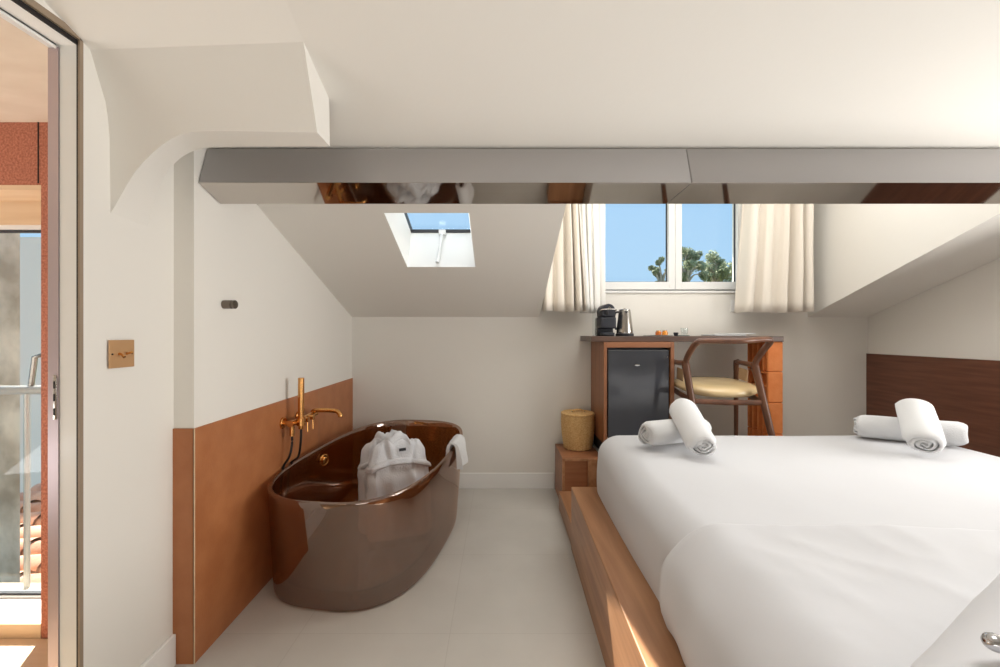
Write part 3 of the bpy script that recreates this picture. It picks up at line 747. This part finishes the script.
b = BM(); tube(b, smooth_path([(cmx-.048, cmy-.03, DT+.17), (cmx-.050, cmy-.088, DT+.182), (cmx, cmy-.096, DT+.186), (cmx+.050, cmy-.088, DT+.182), (cmx+.048, cmy-.03, DT+.17)], 5), .0045, 8); plabel(obj('lever', b, 'steel', cm), 'bright metal lever')
b = BM(); rounded_box(b, (cmx-.046, cmy-.090, DT), (cmx+.046, cmy+.0, DT+.026), (.02, .02, .006), 6); obj('drip_tray', b, 'black_plastic', cm)
b = BM(); rounded_box(b, (cmx-.075, cmy+.01, DT+.0), (cmx-.058, cmy+.11, DT+.20), .008, 5); plabel(obj('water_tank', b, 'clear_glass', cm), 'clear water tank')

kx, ky = px(625, 0, 2.99).x, 3.0
ket = thing('kettle', 'brushed steel electric kettle beside the coffee machine', 'kettle', (kx, ky, DT))
b = BM(); lathe(b, (kx, ky, DT), [(.062, .0), (.064, .006), (.062, .018), (.058, .020)], 32); obj('base', b, 'black_plastic', ket)
b = BM(); lathe(b, (kx, ky, DT), [(.057, .0205), (.058, .03), (.053, .08), (.046, .14), (.041, .178), (.039, .180)], 36); obj('jug', b, 'steel', ket)
b = BM(); lathe(b, (kx, ky, DT), [(.039, .1805), (.040, .187), (.034, .191), (.008, .193), (.006, .20), (0, .20)], 32, cap1=False); obj('lid', b, 'steel', ket)
b = BM(); prism(b, [(kx-.010, ky-.046, DT+.176), (kx+.010, ky-.046, DT+.176), (kx, ky-.050, DT+.160)], (0, .006, 0)); obj('spout', b, 'black_plastic', ket, smooth=False)
b = BM(); tube(b, smooth_path([(kx-.040, ky+.01, DT+.172), (kx-.058, ky+.03, DT+.165), (kx-.066, ky+.034, DT+.11), (kx-.056, ky+.02, DT+.045)], 6), .007, 10); obj('handle', b, 'black_plastic', ket)

# little things on the desk
def small_lathe(name, c, prof, m, label, cat, group=None, n=24, **k):
    b = BM(); lathe(b, c, prof, n, **k); return tag(obj(name, b, m), label, cat, group)
tx = px(660, 0, 2.98).x
tr_ = small_lathe('saucer_plate', (tx+.02, 2.99, DT), [(.05, 0), (.078, .004), (.080, .007), (.076, .006), (.045, .003)], 'porcelain', 'small white plate under the amber jars on the desk', 'plate')
for dx, mm, lb in ((-.022, 'amber_dark', 'dark amber honey jar on the small plate, left one'), (.024, 'amber', 'bright amber honey jar on the small plate, right one')):
    j = thing('jar', lb, 'jar', (tx+dx+.012, 2.985, DT+.004), 'amber jars on the plate')
    b = BM(); lathe(b, (tx+dx+.012, 2.985, DT+.004), [(.016, 0), (.020, .004), (.021, .022), (.016, .027)], 20); obj('body', b, mm, j)
    b = BM(); lathe(b, (tx+dx+.012, 2.985, DT+.0312), [(.0155, 0), (.016, .006), (.014, .008)], 20); obj('lid', b, 'gold', j)
b = BM(); box(b, tx-.105, tx-.055, 2.95, 3.02, DT, DT+.004); tag(obj('menu_card', beveled(b, .001, 1), 'dark_grey', smooth=False), 'dark card lying on the desk left of the amber jars', 'card')
gx = px(684, 0, 2.98).x
small_lathe('coaster', (gx, 2.99, DT), [(.040, 0), (.042, .003), (.040, .006)], 'green_tin', 'dark green coaster under the glass on the desk', 'coaster')
b = BM(); lathe(b, (gx+.006, 2.99, DT+.006), [(.020, 0), (.022, .004), (.026, .052), (.0245, .052), (.020, .008), (.0, .006)], 24, cap1=False); tag(obj('drinking_glass', b, 'clear_glass'), 'small clear glass on the green coaster', 'glass')
small_lathe('coffee_capsule', (gx-.062, 2.97, DT), [(.012, 0), (.016, .018), (.018, .020), (.017, .024), (.010, .026)], 'black_plastic', 'dark coffee capsule on the desk beside the glass', 'capsule')
mx0 = px(711, 0, 2.98).x
for k, (dx, w, mm, lb, an) in enumerate(((0, .22, 'paper_grey', 'grey magazine lying open at the right of the desk', .03), (.10, .19, 'paper', 'white leaflet lying on the grey magazine on the desk', -.05))):
    b = BM(); rounded_box(b, (mx0+dx, 2.93, DT+.0005+k*.0135), (mx0+dx+w, 3.13, DT+.0125+k*.008), .003, 6, lambda p: p)
    tag(obj('magazine' if k == 0 else 'leaflet', b, mm), lb, 'magazine' if k == 0 else 'leaflet')

# wicker basket
bx_, by_ = .578, 3.125
bk_ = thing('wicker_basket', 'small round lidded wicker basket on the wooden step', 'basket', (bx_, by_, PZ))
b = BM()
prf = []
for i in range(25):
    t = i/24; r = .101+.012*math.sin(min(t, 1)*PI*.75)+.010*t; r += .0018*(1 if i % 2 else -1); prf.append((r, .004+.245*t))
n = 64; rings = []
for ri, (r, z) in enumerate(prf):
    rings.append([(bx_+(r+.0032*(1 if (k//2+ri) % 2 else -1))*math.cos(2*PI*k/n), by_+(r+.0032*(1 if (k//2+ri) % 2 else -1))*math.sin(2*PI*k/n), PZ+z) for k in range(n)])
loft(b, rings, True, True, True); obj('body', b, 'wicker', bk_, angle=50)
b = BM()
prl = [(.118, .2505), (.124, .254), (.124, .262), (.117, .266), (.10, .269), (.07, .271), (.03, .272)]
lathe(b, (bx_, by_, PZ), prl, 48); lid = obj('lid', b, 'wicker', bk_, angle=50)
b = BM(); tube(b, smooth_path([(bx_-.045, by_-.02, PZ+.268), (bx_-.030, by_-.02, PZ+.284), (bx_, by_-.02, PZ+.289), (bx_+.030, by_-.02, PZ+.284), (bx_+.045, by_-.02, PZ+.268)], 5), .006, 8); obj('handle', b, 'wicker', lid)
for sx_ in (-.045, .045):
    b = BM(); box(b, bx_+sx_-.005, bx_+sx_+.005, by_-.028, by_-.014, PZ+.266, PZ+.275); obj('peg', b, 'chair_wood', lid, smooth=False)

# ------------------------------------------------------------------ bath
TX, TY, TA, TB, TN, TR_ = -.675, 2.421, .406, .68, 2.9, -.156
BXc, BYc, BA, BBb = -.692, 2.427, .387, .626
RZ, RT = .531, .035
def tub_ring(t, off, n=112, z=None):
    """t 0 floor .. 1 rim; off: distance inwards"""
    cx, cy = BXc+(TX-BXc)*t, BYc+(TY-BYc)*t; a = BA+(TA-BA)*t-off; bb = BBb+(TB-BBb)*t-off
    out = []
    for k in range(n):
        c_, s_ = math.cos(2*PI*k/n), math.sin(2*PI*k/n); e = 2/TN
        x = a*math.copysign(abs(c_)**e, c_); y = bb*math.copysign(abs(s_)**e, s_)
        zz = t*(RZ+RT*y/TB) if z is None else z+t*RT*y/TB
        out.append((cx+x*math.cos(TR_)-y*math.sin(TR_), cy+x*math.sin(TR_)+y*math.cos(TR_), zz))
    return out
tub = thing('bathtub', 'translucent bronze resin bathtub standing against the leather wainscot', 'bathtub', (TX, TY, 0))
b = BM(); rings = []
for off, z in ((.10, .001), (.03, .001), (.010, .004), (.002, .012)): rings.append(tub_ring(z/RZ, off, z=z))
for i in range(1, 15): rings.append(tub_ring(i/15, 0))
rings += [tub_ring(.985, 0), tub_ring(.998, .003), tub_ring(1.0, .010), tub_ring(.998, .018), tub_ring(.985, .022)]
for i in range(13, 2, -1): rings.append(tub_ring(i/14, .022))
rings += [tub_ring(.17, .03), tub_ring(.13, .045), tub_ring(.105, .08), tub_ring(.095, .15), tub_ring(.092, .28)]
loft(b, rings, True, True, True); obj('shell', b, 'resin', tub, angle=60)
b = BM(); op = px(321, 461, 2.16)
# overflow rosette on the inside of the wall side
def disc_x(b, c, prof, n=24, d=1):
    loft(b, [[(c[0]+d*h, c[1]+r*math.cos(2*PI*k/n), c[2]+r*math.sin(2*PI*k/n)) for k in range(n)] for r, h in prof], True, True, True)
ovx = None
best = None
for k in range(112):                       # inner wall point whose view direction fits the photograph
    p = Vector(tub_ring(.80, .022)[k])
    if p.x < -.9:
        u = 500+F*p.x/p.y; d = abs(u-321)
        if best is None or d < best[0]: best = (d, p)
ov = best[1]; ov.z = 1.2-(460-333.5)/F*ov.y
disc_x(b, (0, 0, 0), [(.034, -.004), (.034, .006), (.030, .009), (.027, .006)]); disc_x(b, (.004, 0, 0), [(.020, 0), (.020, .010), (.014, .014)])
bmesh.ops.rotate(b, verts=b.verts[:], cent=(0, 0, 0), matrix=Matrix.Rotation(-.42, 3, 'Z')); bmesh.ops.translate(b, verts=b.verts[:], vec=(ov.x+.012, ov.y, ov.z))
plabel(obj('overflow', b, 'gold', tub), 'round brass overflow')

# folded bathrobes standing in the bath
def robe(c, w, h, d, lean, yaw, label, seed):
    c = Vector(c)
    def fn(p):
        q = Vector(p); hz = q.z/h; xn = q.x/(w/2)
        front = 1 if q.y < 0 else .3
        q.x *= 1.03-.06*hz-.16*max(0, hz-.72)/.28
        q.z -= .07*h*abs(xn)**2.5*max(0, hz-.5)*2
        q.z += (.020*noise.noise(Vector((xn*3.1+seed, 0, 2)))+.008*noise.noise(Vector((xn*9+seed, 1, 2))))*max(0, hz-.7)*3.3
        # skirt pleats below the belt, crossed collar above it
        if hz < .68: q.y += front*(.011*math.sin(xn*8+3*noise.noise(Vector((xn*2, hz*2, seed))))*min(1, (.68-hz)/.1)-.016*math.sin(min(1, (.68-hz)/.25)*PI))
        else:
            for k_, x0_ in ((-1, -.20), (1, .32)):
                xc = x0_+k_*.9*(hz-.80); q.y += front*(-.013*math.exp(-((xn-xc)/.12)**2)+.012*math.exp(-((xn-xc-.2*k_)/.05)**2))
        q.y += front*.009*noise.noise(Vector((xn*4, hz*5, seed)))
        q.y -= front*.012*math.exp(-((hz-.74)/.05)**2)
        if abs(xn) > .8: q.x += .012*math.sin(q.y*95+seed)+.010*noise.noise(Vector((q.y*18, hz*7, seed)))
        q = Matrix.Rotation(-lean, 3, 'X') @ q
        return c+Matrix.Rotation(yaw, 3, 'Z') @ q
    t = thing('folded_bathrobe', label, 'bathrobe', c, 'folded bathrobes in the bath')
    b = BM(); rounded_box(b, (-w/2, -d/2, 0), (w/2, d/2, h), (.04, d*.44, .05), 30, fn); obj('body', b, 'robe', t, angle=80)
    def fb_(p):
        q = Vector(p); q.z += .018*(1-(q.x/(w/2))**2); return fn(q)
    b = BM(); rounded_box(b, (-w/2-.004, -d/2-.010, h*.695), (w/2+.004, d/2+.002, h*.765), (.012, .012, .012), 20, fb_); obj('belt', b, 'robe', t, angle=80)
    def fc_(p):
        q = Vector(p); xn = q.x/(w*.31); q.z += .012*math.sin(xn*4+seed)-.02*xn*xn; q.y += .01*math.sin(xn*6); return fn(q)
    b = BM(); rounded_box(b, (-w*.31, -d*.40, h*.93), (w*.31, d*.34, h*1.055), (.03, .03, .03), 16, fc_); obj('collar', b, 'robe', t, angle=80)
    return t, fn
r1, fn1 = robe((-.548, 2.315, .075), .33, .535, .095, .22, .40, 'white bathrobe folded with its belt around it, front one in the bath', 1)
b = BM(); q = [fn1(Vector((x, -.064, z))) for x, z in ((-.002, .462), (.040, .466), (.040, .481), (-.002, .477))]
prism(b, q, (0, .005, 0)); plabel(obj('neck_label', b, 'dark_grey', r1, smooth=False), 'small dark woven neck label')
r2, fn2 = robe((-.624, 2.412, .075), .33, .525, .085, .22, .40, 'white bathrobe folded behind the front one, showing at its left', 5)

# small towel hung over the bath rim
b = BM()
ks = min(range(112), key=lambda k: abs((500+F*tub_ring(1, .01)[k][0]/tub_ring(1, .01)[k][1])-455)+(0 if tub_ring(1, .01)[k][1] < 2.75 and tub_ring(1, .01)[k][0] > -.4 else 999))
rc = Vector(tub_ring(1, .011)[ks]); ra_, rb_ = Vector(tub_ring(1, .011)[(ks-1) % 112]), Vector(tub_ring(1, .011)[(ks+1) % 112])
tan = (rb_-ra_).normalized(); nrm = Vector((tan.y, -tan.x, 0)).normalized()
if nrm.x < 0: nrm = -nrm
rings = []
pf = [(-.040, -.085), (-.042, -.05), (-.040, -.01), (-.030, .022), (-.012, .036), (.014, .034), (.034, .018), (.044, -.02), (.050, -.06), (.058, -.115)]
NT = 12
for j in range(NT+1):
    s = (j/NT-.5)*.175; base = rc+tan*s; ring = []
    for o_, z_ in pf:
        wob = .006*noise.noise(Vector((s*20, o_*20, z_*9)))
        ring.append(base+nrm*(o_+wob+.006*math.sin(s*40)*(1 if z_ < -.03 else 0))+Vector((0, 0, z_)))
    for o_, z_ in reversed(pf):
        sc_ = .42 if z_ < 0 else .5
        ring.append(base+nrm*(o_*.42+(.011 if o_ > 0 else -.011)*.2)+Vector((0, 0, z_*.96-.008 if z_ > 0 else z_)))
    rings.append(ring)
loft(b, rings, True, True, True)
tag(obj('hand_towel', b, 'towel', angle=70), 'small white towel hung over the right rim of the bathtub', 'towel')

# bath tap on the wall
tp = thing('bath_tap', 'brushed gold wall bath mixer with hand shower on the wainscot', 'tap', (xl(2.2)+t_, 2.24, .70))
def wallp(u, v, out=0.0):
    x = -1.125+t_+out
    Y = x*F/(u-500); return Vector((x, Y, HC-(v-333.5)/F*Y))
w1p, w2p = wallp(279, 424), wallp(300, 413)
zb_ = .738
wy1, wy2 = 2.165, 2.33
xw = xl(2.2)+t_
for wy in (wy1, wy2):
    b = BM(); disc_x(b, (xw, wy, zb_), [(.030, 0), (.030, .008), (.027, .011), (.013, .011), (.013, .052)]); obj('wall_flange', b, 'gold', tp)
b = BM(); tube(b, [(xw+.052, wy1-.025, zb_), (xw+.052, wy2+.105, zb_)], .017, 18); obj('mixer_body', b, 'gold', tp)
sy_ = wy2+.075
b = BM(); tube(b, smooth_path([(xw+.050, sy_, zb_+.004), (xw+.052, sy_, zb_+.016), (xw+.075, sy_, zb_+.022), (xw+.15, sy_, zb_+.022), (xw+.190, sy_, zb_+.016), (xw+.207, sy_, zb_-.004), (xw+.209, sy_, zb_-.016)], 6), .0125, 16); obj('spout', b, 'gold', tp)
for wy in (wy1+.09, wy2-.01):
    b = BM(); tube(b, [(xw+.066, wy, zb_), (xw+.095, wy, zb_)], .014, 16); obj('valve', b, 'gold', tp)
    b = BM(); tube(b, [(xw+.088, wy, zb_-.008), (xw+.090, wy, zb_-.065)], .0035, 8); obj('lever', b, 'gold', tp)
hx, hy = xw+.056, 2.205
b = BM(); hx += .022; tube(b, [(hx, hy, .70), (hx, hy, .74), (hx, hy, .966), (hx, hy, .968)], [.013, .0155, .0155, .013], 18); obj('hand_shower', b, 'gold', tp)
b = BM(); tube(b, [(xw+.052, hy, zb_), (hx-.004, hy, zb_)], .010, 12); tube(b, [(hx, hy, zb_-.02), (hx, hy, zb_+.02)], .022, 16); obj('holder', b, 'gold', tp)
b = BM(); tube(b, [(xw+.052, wy1-.004, zb_-.012), (xw+.052, wy1-.004, zb_-.065)], .012, 14); obj('hose_outlet', b, 'gold', tp)
b = BM(); yt = 2.13
lowz = .16
P = smooth_path([(hx, hy, .70), (hx-.004, hy+.002, .62), (hx-.020, hy+.008, .55), (xw+.008, hy+.02, .50), (xw+.0065, hy, .36), (xw+.0065, hy-.035, .28), (xw+.0065, hy-.07, .36), (xw+.008, hy-.055, .50), (xw+.042, wy1-.010, .57), (xw+.052, wy1-.004, .63), (xw+.052, wy1-.004, .674)], 8)
tube(b, P, .0058, 10); plabel(obj('hose', b, 'rubber', tp), 'black shower hose')

# light switch, hook, socket
sw = thing('light_switch', 'square brass toggle light switch on the plaster by the door', 'light switch', (XLN, 1.296, 1.13))
b = BM(); box(b, XLN+.0005, XLN+.005, 1.2536, 1.3385, 1.095, 1.180); obj('plate', beveled(b, .001), 'bronze', sw, smooth=False)
for dy in (.016, -.010):
    b = BM(); tube(b, [(XLN+.005, 1.2955+dy, 1.1375), (XLN+.014, 1.2955+dy-.002, 1.139 if dy > 0 else 1.136), (XLN+.024, 1.2955+dy-.004, 1.142 if dy > 0 else 1.128)], [.0045, .003, .004], 10); obj('toggle', b, 'gold', sw)
for dy in (-.034, .034):
    b = BM(); disc_x(b, (XLN+.005, 1.296+dy, 1.1375), [(.003, 0), (.003, .0008), (.002, .001)], 12); obj('screw', b, 'gunmetal', sw)
hy_ = 1.700; hz_ = 1.2+(333.5-304.5)/F*hy_
b = BM(); x0 = xl(hy_)
loft(b, [[(x0+h, hy_+r*math.cos(2*PI*k/24), hz_+r*math.sin(2*PI*k/24)) for k in range(24)] for r, h in ((.0175, .0005), (.0175, .034), (.0158, .036), (.0158, .038), (.0175, .040), (.0175, .047), (.0155, .049))], True, True, True)
tag(obj('wall_hook', b, 'gunmetal'), 'short dark metal robe peg on the white wall above the bath', 'hook')
ox = px(736.5, 0, YB).x; oz = px(0, 306, YB).z
sk_ = thing('power_socket', 'white wall socket half behind the right curtain above the desk', 'socket', (ox, YB, oz))
b = BM(); box(b, ox-.048, ox+.048, YB-.009, YB-.0005, oz-.045, oz+.045); obj('plate', beveled(b, .003), 'pvc', sk_, smooth=False)
b = BM(); loft(b, [[(ox+.004+r*math.cos(2*PI*k/24), YB-h, oz+r*math.sin(2*PI*k/24)) for k in range(24)] for r, h in ((.022, .0095), (.022, .011), (.018, .011), (.017, .0085))], True, True, True); rec = obj('recess', b, 'paper_grey', sk_)
b = BM()
for dx in (-.008, .012): loft(b, [[(ox+dx+.003*math.cos(2*PI*k/12), YB-h, oz+.003*math.sin(2*PI*k/12)) for k in range(12)] for h in (.009, .0118)], True, True, True)
obj('pin_hole', b, 'dark_gap', rec)

# ------------------------------------------------------------------ curtains
def curtain(xt0, xt1, xb0, xb1, Y, zb, folds, amp, m, nm, label, seed, zt=DTOP-.06, sharp=.55):
    b = BM(); nx, nz = 150, 18; rings = []
    rng = random.Random(seed); ph = [rng.uniform(-.6, .6) for _ in range(12)]
    for j in range(nz+1):
        t = j/nz; z = zb+(zt-zb)*t; ring = []
        for i in range(nx+1):
            s = i/nx; x = (xb0+(xt0-xb0)*t)+((xb1-xb0)+((xt1-xt0)-(xb1-xb0))*t)*s
            w = math.sin(2*PI*folds*(s+.05*math.sin(5*s+seed)+.012*math.sin(3*t+seed))+ph[0]); w = math.copysign(abs(w)**sharp, w)
            y = Y+amp*w*(.75+.35*math.sin(7*s+seed))*(1.1-.25*t)+.004*math.sin(9*t+s*11)
            ring.append((x+.008*math.cos(2*PI*folds*s+ph[1]), y, z+(.004*math.sin(9*s) if j == 0 else 0)))
        rings.append(ring)
    loft(b, rings, False)
    return tag(obj(nm, b, m, angle=80, solid=.003), label, 'curtain')
zl = 1.2+(333.5-311.5)/F*3.10
curtain(.335, .56, .315, .635, 3.10, zl, 4.3, .046, 'curtain', 'curtain', 'cream pleated curtain on the left of the window', 2)
curtain(.52, .785, .60, .785, 3.17, zl-.008, 5.0, .014, 'sheer', 'sheer_curtain', 'thin white sheer between the left curtain and the left window pane', 5)
curtain(1.845, 2.270, 1.760, 2.275, 3.10, 1.2+(333.5-312.5)/F*3.10, 4.8, .056, 'curtain', 'curtain', 'cream pleated curtain on the right of the window', 8)
curtain(1.80, 1.90, 1.80, 1.90, 3.19, 1.40, 2.2, .012, 'sheer', 'sheer_curtain', 'thin white sheer between the right curtain and the window frame', 9)
b = BM(); box(b, DX0+.01, DX1-.01, 3.06, 3.20, DTOP-.06, DTOP-.001)
tag(obj('curtain_track', b, 'pvc', smooth=False), 'white curtain track at the top of the dormer', 'curtain track')
